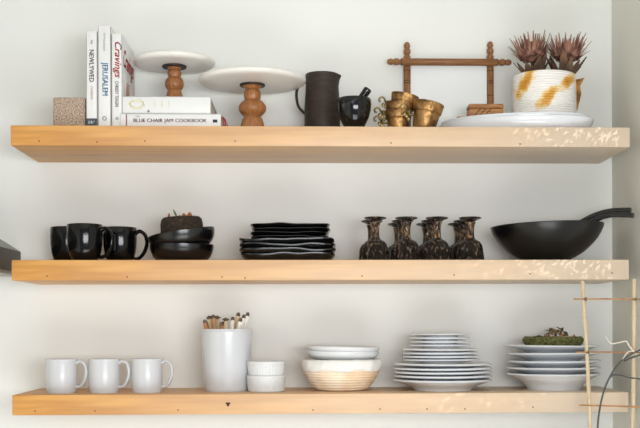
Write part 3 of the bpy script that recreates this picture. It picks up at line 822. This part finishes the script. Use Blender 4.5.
for ci, (px, nm) in enumerate(cols):
    X0 = at(px, yg, ZM)
    rowsn = ['front', 'middle', 'back'] if ci else ['front', 'middle']
    for ri, rn in enumerate(rowsn):
        if ci == 0 and ri == 1: rn = 'back'
        lab = f'upturned brown textured goblet, {rn} one in the {nm} column from the left'
        loc = X0+Vector((-.003*ri, .083*ri, 0))
        if first:
            g0.location = loc; g0['label'] = lab; first = False
        else:
            dup(g0, loc, lab, (0, 0, k*1.7))
        k += 1

# ------------------------------------------------------------------ big black bowl with servers
yw = .128; s = S(548, yw)
R = 55.6*s; 
pr = [(0, 0), (17.5*s, 0), (20*s, .0012)]
Hw = P(548, 222.2, yw-R*.8).z-ZM
for rr_, q in ((28, .12), (34.5, .22), (40.5, .35), (45.5, .49), (49.4, .62), (52.7, .77), (54.8, .9), (55.6, 1)):
    pr.append((rr_*s, Hw*q))
bw_ = M().rev(cupwall(pr, .005), 96).build('serving_bowl', WOK)
bw_.location = at(547.8, yw, ZM+.0021); bw_.rotation_euler = (0, math.radians(-1.6), 0)
tag(bw_, 'wide black serving bowl at the right end of the middle shelf', 'bowl')
def server(pts, wd, th, label, nm='salad_server'):
    vs = []; fs = []
    P0 = [Vector(p) for p in pts]
    q = []
    n = 5
    for i in range(len(P0)-1):
        p0 = P0[max(i-1, 0)]; p1 = P0[i]; p2 = P0[i+1]; p3 = P0[min(i+2, len(P0)-1)]
        for k in range(n):
            t = k/n; q.append(.5*((2*p1)+(p2-p0)*t+(2*p0-5*p1+4*p2-p3)*t*t+(3*p1-p0-3*p2+p3)*t**3))
    q.append(P0[-1]); N = len(q)
    for i, p in enumerate(q):
        d = (q[min(i+1, N-1)]-q[max(i-1, 0)]).normalized(); side = d.cross(Vector((0, 0, 1))).normalized(); up = side.cross(d)
        f_ = i/(N-1); w = wd*(2.0 if f_ < .12 else (2.0-1.1*min(1, (f_-.12)/.25))) if f_ < .37 else wd*(.9+.1*f_)
        for a in range(12):
            an = 2*PI*a/12; ca = math.copysign(abs(math.cos(an))**.6, math.cos(an)); sa = math.copysign(abs(math.sin(an))**.6, math.sin(an))
            vs.append(p+side*w*ca+up*th*sa)
    for i in range(N-1):
        for a in range(12): fs.append((i*12+a, i*12+(a+1) % 12, (i+1)*12+(a+1) % 12, (i+1)*12+a))
    fs.append(tuple(range(12))[::-1]); fs.append(tuple((N-1)*12+a for a in range(12)))
    o = M().add([v_-P0[0] for v_ in vs], fs).build(nm, BLACKM); o.location = P0[0]
    tag(o, label, 'salad server', 'black salad servers'); return o
server([P(552, 240, .15), P(572, 228, .14), P(590, 217.5, .12), P(605, 212.2, .10), P(618, 210.4, .08), P(630.5, 210.2, .062)], .0105, .0068, 'upper black salad server handle jutting from the serving bowl')
server([P(566, 240, .10), P(580, 229, .085), P(596, 219.5, .065), P(610, 215.2, .05), P(622, 215.0, .035), P(633.3, 215.4, .02)], .0100, .0066, 'lower black salad server, closer to the viewer, its tip reaching furthest right')

# ------------------------------------------------------------------ white mugs
yw = .085; s = S(62, yw); R = 15.6*s; H = P(62, 358.8, yw).z-ZB
pf = [(0, .001), (R*.80, .001), (R*.82, 0), (R*.90, 0), (R*.93, .003), (R*.985, .010), (R, .018), (R*.995, H*.5), (R*.985, H*.8), (R*1.0, H*.93), (R*1.02, H)]
hp = [(R*.97, 0, H*.87), (R*1.2, 0, H*.93), (R*1.5, 0, H*.86), (R*1.64, 0, H*.64), (R*1.54, 0, H*.38), (R*1.28, 0, H*.2), (R*.96, 0, H*.17)]
w0 = mug(R, H, R*.9, WHITE, 'white_mug', 'mug', 'white mugs on the lowest shelf', prof=pf, hp=hp, hr=.0044, flat=1.7)
w0.location = at(61.6, yw, ZB); w0['label'] = 'leftmost white mug on the lowest shelf'; w0.rotation_euler = (0, 0, -.1)
dup(w0, at(104.4, yw, ZB), 'middle one of the three white mugs', (0, 0, -.12))
dup(w0, at(147.0, yw, ZB), 'rightmost of the three white mugs, nearest the tall white crock', (0, 0, -.05))

# ------------------------------------------------------------------ crock with sticks
yk = .14; s = S(227, yk); R = 25.4*s; H = P(227, 328.8, yk).z-ZB
lk = at(227.2, yk, ZB)
cr = M().rev(cupwall([(0, 0), (R*.84, 0), (R*.87, .002), (R*.905, .012), (R*.955, H*.3), (R*.985, H*.6), (R*1.0, H*.92), (R*1.005, H)], .005), 72).build('utensil_crock', WHITE)
cr.location = lk; tag(cr, 'tall white ceramic crock filled with dark-tipped sticks', 'crock')
random.seed(21)
sticks = [(204.5, 319.5, 0, STICKB, 'brown'), (209.0, 315.8, 1, STICK, 'tan'), (213.0, 314.6, 1, STICK, 'tan'), (217.0, 315.6, 1, STICK, 'tan'), (206.8, 322, 0, STICKB, 'brown'), (221.5, 322, 0, STICKB, 'brown'), (225.6, 317.6, 1, STICK, 'tan'), (223.5, 321.5, 1, STICKB, 'tan'),
          (232.8, 316.8, 2, STICKW, 'white'), (238.6, 312.4, 2, STICK, 'white'), (241.0, 318, 2, STICKW, 'white'), (244.3, 314.6, 2, STICKW, 'white'), (248.2, 312.2, 2, STICKW, 'white'), (246.0, 316.5, 2, STICK, 'white')]
SN = ['shortest brown stick at the left rim of the white crock', 'leftmost dark-tipped tan stick of the left cluster in the crock', 'middle dark-tipped tan stick of the left cluster, tallest there', 'rightmost dark-tipped tan stick of the left cluster in the crock',
      'low brown stick just right of the crock left rim', 'low brown stick left of the lone middle stick', 'lone dark-tipped stick standing at the middle of the crock', 'short tan stick crossing the lone middle stick',
      'whitish leaning stick first of the right cluster in the crock', 'tall dark-tipped stick at the left of the right cluster', 'whitish low stick leaning across the right cluster', 'whitish leaning stick just left of the rightmost pair',
      'rightmost and tallest whitish stick in the crock', 'pale stick standing behind the rightmost whitish stick']
for k, (px, py, kind, m_, _) in enumerate(sticks):
    dy = (-.02, .01, -.01, .02, .02, -.03, -.01, .02, -.02, .015, -.035, -.01, .005, .03)[k]
    tp = P(px, py, yk+dy*.9)
    fx_ = .55
    bs = Vector((lk.x+(tp.x-lk.x)*(.35 if kind != 2 else .0)+random.uniform(-.006, .006), yk+dy*.5, ZB+.006))
    t = thing('dried_stick', SN[k], 'stick', bs, 'dark-tipped sticks in the crock')
    d = tp-bs
    M().tube([d*0, d*.5, d*.90, d*.95], [.0034, .0042, .0054, .0050], 8).build('shaft', m_, t)
    g = M().tube([d*.925, d*.945, d*.97, d*.99, d*1.0], [.0038, .0049, .0051, .0040, .0015], 8)
    if kind == 1:
        for q in range(4):
            a = q*PI/2+k; g.tube([d*.96, d*.975+Vector((math.cos(a)*.006, math.sin(a)*.006, 0)), d*.965+Vector((math.cos(a)*.0095, math.sin(a)*.008, 0))], [.002, .0022, .0012], 6)
    g.build('dark_tip', TIP, t)

# ------------------------------------------------------------------ ramekins
yr = .10; s = S(266, yr); R = 19.5*s
hr1 = P(266, 375, yr).z-ZB; hr2 = P(266, 361, yr).z-ZB-hr1
def ramekin(R, H, ribs, grid, rb):
    def rf(tt, r, z):
        k = 1.0
        if .002 < z < H*.8 and r > R*.8: k += .013*math.sin(tt*ribs)
        return k
    o = [(0, .001), (rb*.9, .001), (rb*.92, 0), (rb, .0015)]
    n = 16
    for i in range(1, n+1):
        q = i/n; r = rb+(R*.975-rb)*q**.7+(.0007 if (grid and i % 2) else 0); o.append((r, .0015+(H*.80-.0015)*q))
    o += [(R*.985, H*.82), (R, H*.85), (R, H)]
    return M().rev(cupwall(o, .0045), 160 if ribs > 30 else 96, rf=rf).build('ramekin', WHITEM, sharp=70)
r1 = ramekin(R, hr1, 44, True, R*.90); r1.location = at(266.2, yr, ZB); tag(r1, 'lower white ramekin with a waffle texture, on the shelf', 'ramekin', 'stacked white ramekins')
r2 = ramekin(R*.99, hr2+.012, 40, False, R*.84); r2.location = at(266.2, yr, ZB+hr1-.012); tag(r2, 'upper white ribbed ramekin nested in the lower one', 'ramekin', 'stacked white ramekins')

# ------------------------------------------------------------------ proofing basket + bowls
yo = .145; s = S(341.5, yo)
lo = at(341.4, yo, ZB)
bk = thing('proofing_basket', 'coiled rattan proofing basket with a white cloth liner', 'basket', lo)
Zp = lambda py: P(341, py, yo).z-ZB
def coil_r(z, H0):
    q = z/H0; return (21+(38.8-21)*q**.52)*s
H0 = Zp(369)
n = 8
prof = [(0, 0), (20*s, 0)]
for i in range(n):
    for a in range(5):
        an = -PI/2+PI*(a+.5)/5
        z = (i+.5+.5*math.sin(an))/n*H0
        prof.append((coil_r(z, H0)+.005*math.cos(an)-.0032, z))
prof.append((38*s, H0))
M().rev(cupwall(prof, .006, lip=False), 72).build('coils', RATTAN, bk, sharp=80)
Hl = Zp(358.8)
lin = [(37.5*s, H0*.93), (39.4*s, H0*.95), (40.2*s, H0*1.03), (40.4*s, H0+(Hl-H0)*.45), (39.8*s, H0+(Hl-H0)*.8), (38.4*s, Hl), (36.5*s, Hl-.001), (34.6*s, H0), (20*s, .012), (0, .010)]
def fold(tt, r, z):
    if r < 30*s: return 1
    k = min(1, max(0, (Hl*1.02-z)/(Hl-H0*.8)))
    return 1+.010*k*math.sin(19*tt+190*z)+.035*noise.noise(Vector((math.cos(tt)*5, math.sin(tt)*5, z*60)))
M().rev(lin, 160, rf=fold, zf=lambda tt, r, z: (.002*noise.noise(Vector((math.cos(tt)*4, math.sin(tt)*4, 2)))-.002*(z < H0)*math.sin(7*tt)) if r > 30*s else 0).build('cloth_liner', LINEN, bk, sharp=80)
R = 36.6*s
for k, (py, rot, lab) in enumerate(((351.2, 1.2, 'lower of two white shallow bowls set in the cloth-lined basket'), (346.6, 1.6, 'upper of two white shallow bowls over the cloth-lined basket'))):
    b = bowl(R*(.995 if k == 0 else 1), .032, R*.45, .0045, WHITEM, 'white_bowl')
    z = P(341, py, yo).z-.032
    b.location = (lo.x+.001*k+.003, yo, z); b.rotation_euler = (0, math.radians(rot), 0)
    tag(b, lab, 'bowl', 'white bowls in the basket')

# ------------------------------------------------------------------ plate stacks
def plate(R, h, name, rb=.56, t=.0062, mt=PORC, curve=1.5):
    fl = min(t, .0042)
    o = [(0, .0035), (R*rb*.90, .0035), (R*rb*.92, 0), (R*rb*.97, 0), (R*rb, .0035)]
    n = 7
    for i in range(1, n+1):
        q = i/n; o.append((R*(rb+(1-rb)*q), .0035+(h-t*.6-.0035)*q**curve if curve > 0 else 0))
    ins = [(R-t*.6, h), (R-t*1.2, h-.0004)]
    for i in range(n-1, 0, -1):
        q = i/n; ins.append((R*(rb+(1-rb)*q)-t*.3, .0035+(h-t*.6-.0035)*q**curve+fl*.95))
    ins += [(R*rb*.98, .0035+fl), (0, .0035+fl)]
    return M().rev(o+ins, 80).build(name, mt, sharp=50)
ys = .14
def stack(pxc, hw, pys, h, name, group, labels, seed, rb=.56, curve=1.25, base=None, jit=.0012, tilt=.25, t=.0072, brb=None, bcurve=None):
    s = S(pxc, ys); R = hw*s; random.seed(seed); src = None
    for k, py in enumerate(pys):
        zt = P(pxc, py, ys).z
        if k == 0 and base is not None: hh_ = zt-base
        else: hh_ = h
        if src is None or (k == 1 and base is not None):
            b0 = k == 0 and base is not None; o = plate(R, hh_, name, brb if b0 and brb else rb, t=t, curve=bcurve if b0 and bcurve else curve); src = o
        else:
            o = src.copy(); COL.objects.link(o)
        c = at(pxc, ys, ZB)
        o.location = (c.x+random.uniform(-jit, jit), ys+random.uniform(-jit, jit), zt-hh_)
        if not (k == 0 and base is not None): o.rotation_euler = (math.radians(random.uniform(-tilt, tilt)*.4), math.radians(random.uniform(-tilt, tilt)), 0)
        tag(o, labels[k], 'plate', group)
ords = ['second', 'third', 'fourth']
stack(443, 49.0, [378.6, 374.4, 370.6, 366.8, 362.6], .018, 'dinner_plate', 'large white dinner plates',
      ['bottom large white dinner plate, resting on the shelf']+[f'{q} large white dinner plate from the bottom of its pile' for q in ords]+['highest large white dinner plate, under the middle-sized plates'], 1, .50, 1.05, ZB, brb=.60, bcurve=.8)
stack(440.7, 38.3, [358.4, 355.2, 351.8, 348.2], .0125, 'salad_plate', 'middle-sized white plates',
      ['lowest middle-sized white plate, on the large dinner plates']+[f'{q} middle-sized white plate counting up from the dinner plates' for q in ords[:2]]+['highest middle-sized white plate, just under the small plates'], 2)
stack(440.5, 30.5, [344.2, 340.8, 337.0, 333.2], .0105, 'side_plate', 'small white plates',
      ['lowest small white plate, on the middle-sized plates']+[f'{q} small white plate counting up from the middle-sized plates' for q in ords[:2]]+['topmost small white plate of the tall left pile'], 3)
stack(553.5, 46.0, [372.6, 366.6, 359.8, 352.0, 344.6], .025, 'soup_plate', 'white soup plates',
      ['bottom and deepest white soup plate of the right pile']+[f'{q} white soup plate from the bottom of the right pile' for q in ords]+['topmost white soup plate, under the mossy dish'], 4, .55, .8, ZB, .0015, .7, t=.0060, brb=.58, bcurve=.66)
# moss dish
s = S(553, ys)
zt = P(553, 344.6, ys).z-.025+.0095
md_ = thing('mossy_dish', 'shallow dish ringed with green moss on the topmost soup plate', 'dish', at(553, ys, zt))
Rm = 30*s; Hm = P(553, 336.6, ys).z-zt
rg = lambda tt, r, z: 1+.05*noise.noise(Vector((math.cos(tt)*9, math.sin(tt)*9, z*80)))
M().rev(cupwall([(0, 0), (Rm*.62, 0), (Rm*.80, .008), (Rm*.92, Hm*.45), (Rm*.985, Hm*.7), (Rm, Hm*.85), (Rm*.97, Hm)], .012), 90, rf=rg, zf=lambda tt, r, z: .0018*noise.noise(Vector((math.cos(tt)*8, math.sin(tt)*8, 5))) if z > Hm*.6 else 0).build('moss_ring', MOSS, md_)
pc_ = M().rev([(0, 0), (.016, 0), (.018, .006), (.012, .011), (0, .013)], 14, rf=rg); 
oo = pc_.build('bark_chip', mat('pale_bark', srgb(188, 180, 160), .9), md_); oo.location = (.021, -Rm*.72, Hm-.011)
tg = thing('dried_bark_pile', 'heap of dry brown leaves and bark curls in the mossy dish', 'dried leaves', at(553, ys, zt+.012))
random.seed(31)
for k in range(46):
    a = random.uniform(0, 2*PI); r0 = Rm*.72*random.random()**.6
    hx_ = max(0, 1-((r0*math.cos(a)-.012)/.05)**2)
    z = Hm-.014+random.random()*.024*hx_
    ln = random.uniform(.010, .022); dr = Vector((random.uniform(-1, 1), random.uniform(-1, 1), random.uniform(-.2, .45))).normalized()
    p = Vector((r0*math.cos(a)+.005, r0*math.sin(a)*.8, z))
    if k % 2: leafm(p-dr*ln/2, dr, random.uniform(.003, .006), ln).build('dry_leaf', (TWIG, PLEAF, GREENL, STICKB)[k//2 % 4], tg)
    else: M().tube([p-dr*ln/2, p+Vector((0, 0, .003)), p+dr*ln/2], [.0012, .0014, .0008], 6).build('bark_curl', (TWIG, TIP, MOSS)[k % 3], tg)

# ------------------------------------------------------------------ trellis with vine, before the shelves
yt = -.10
pt_c = Vector((P(611, 400, yt).x, yt, ZC))
tp = thing('trellis_pot', 'pale clay pot on the countertop holding the bamboo trellis', 'pot', pt_c)
M().rev(cupwall([(0, 0), (.07, 0), (.075, .004), (.088, .1), (.095, .12), (.10, .122), (.10, .15)], .008), 48).build('body', TERRA, tp)
M().rev([(0, .128), (.088, .128), (.088, .13), (0, .132)], 32).build('soil', SOIL, tp)
tr = thing('bamboo_trellis', 'bamboo cane trellis rising before the right end of the shelves', 'trellis', pt_c+Vector((0, 0, .10)))
T0 = tr.location
def tv(px, py, y=yt): return P(px, py, y)-T0
def cane(pxs, r):
    a, b = pxs[0], pxs[-1]
    pts = [tv(*p) for p in pxs]
    d = pts[-1]-pts[-2]; k = (0-pts[-1].z)/d.z; pts.append(pts[-1]+d*k)
    pts[-1].x = max(-.075, min(.075, pts[-1].x))
    rr = [r*(1+.12*((i % 2))) for i in range(len(pts))]
    o = M().tube(pts, rr, 12, 6).build('upright_cane', CANE, tr)
    for (px, py) in pxs[1:-1]:
        M().tube([tv(px, py-1.0), tv(px, py), tv(px, py+1.0)], [r*1.06, r*1.38, r*1.06], 12, 1).build('cane_node', CANE, o)
cane([(582.6, 281), (584.6, 318), (586.8, 352), (589.0, 398), (590.4, 428)], .0046)
cane([(634.2, 279), (634.0, 316), (633.6, 352), (633.2, 392), (632.6, 428)], .0050)
for (a, b) in (((573.5, 299.2), (645, 299.6)), ((576.5, 352.3), (646, 352.8)), ((579.5, 405.2), (645, 407.5))):
    A = tv(*a, yt-.006); B = tv(*b, yt-.006)
    M().tube([A, (A+B)/2+Vector((0, 0, .001)), B], .0019, 8).build('cross_cane', CANE2, tr)
for (px, py) in ((584.2, 299.2), (586.8, 352.4), (634, 299.4), (633.5, 352.6)):
    g = M()
    for q in range(5):
        c = tv(px, py+(q-2)*.35, yt-.003)
        g.rev([(.0062, -.0008), (.0070, 0), (.0062, .0008), (.0056, 0), (.0062, -.0008)], 16, mx=Matrix.Translation(c) @ Matrix.Rotation((q-2)*.2, 4, 'Y'))
    g.build('string_tie', TIEM, tr)
yv = yt-.02
vn = thing('climbing_vine', 'dark bare vine stem arching beside the trellis', 'vine', pt_c+Vector((-.02, -.02, .128)))
V0 = vn.location
vv = lambda px, py, y=yv: P(px, py, y)-V0
M().tube([(0, 0, 0), vv(597, 470), vv(597.6, 428), vv(600.5, 405), (vv(605, 388)), vv(612, 373), vv(620, 362.5), vv(629, 355.5), vv(641, 349.5), vv(655, 344)], [.0038, .0030, .0024, .0022, .0022, .0023, .0022, .0022, .002, .0018], 10, 6).build('main_stem', VINE, vn)
M().tube([vv(609.5, 377.5), vv(614, 375), vv(621, 375.2), vv(630, 377.6), vv(645, 379.5)], [.0024, .0020, .0019, .0018, .0016], 8, 6).build('side_stem', VINE, vn)
M().tube([vv(624, 361), vv(634, 357), vv(646, 353)], [.002, .0022, .0018], 8, 6).build('side_stem', VINE, vn)
M().tube([vv(605, 335.5), vv(608, 340), vv(611.5, 343.6), vv(619, 342.6), vv(626, 341.2), vv(629, 345.5), vv(633, 351), vv(637, 355)], [.0008, .0012, .0015, .0013, .0016, .0015, .0018, .001], 8, 4).build('pale_tendril', PALE, vn)
M().tube([vv(633, 351), vv(628, 352), vv(624, 357), vv(621.5, 362)], [.0016, .0013, .0013, .0014], 8, 4).build('pale_tendril', PALE, vn)
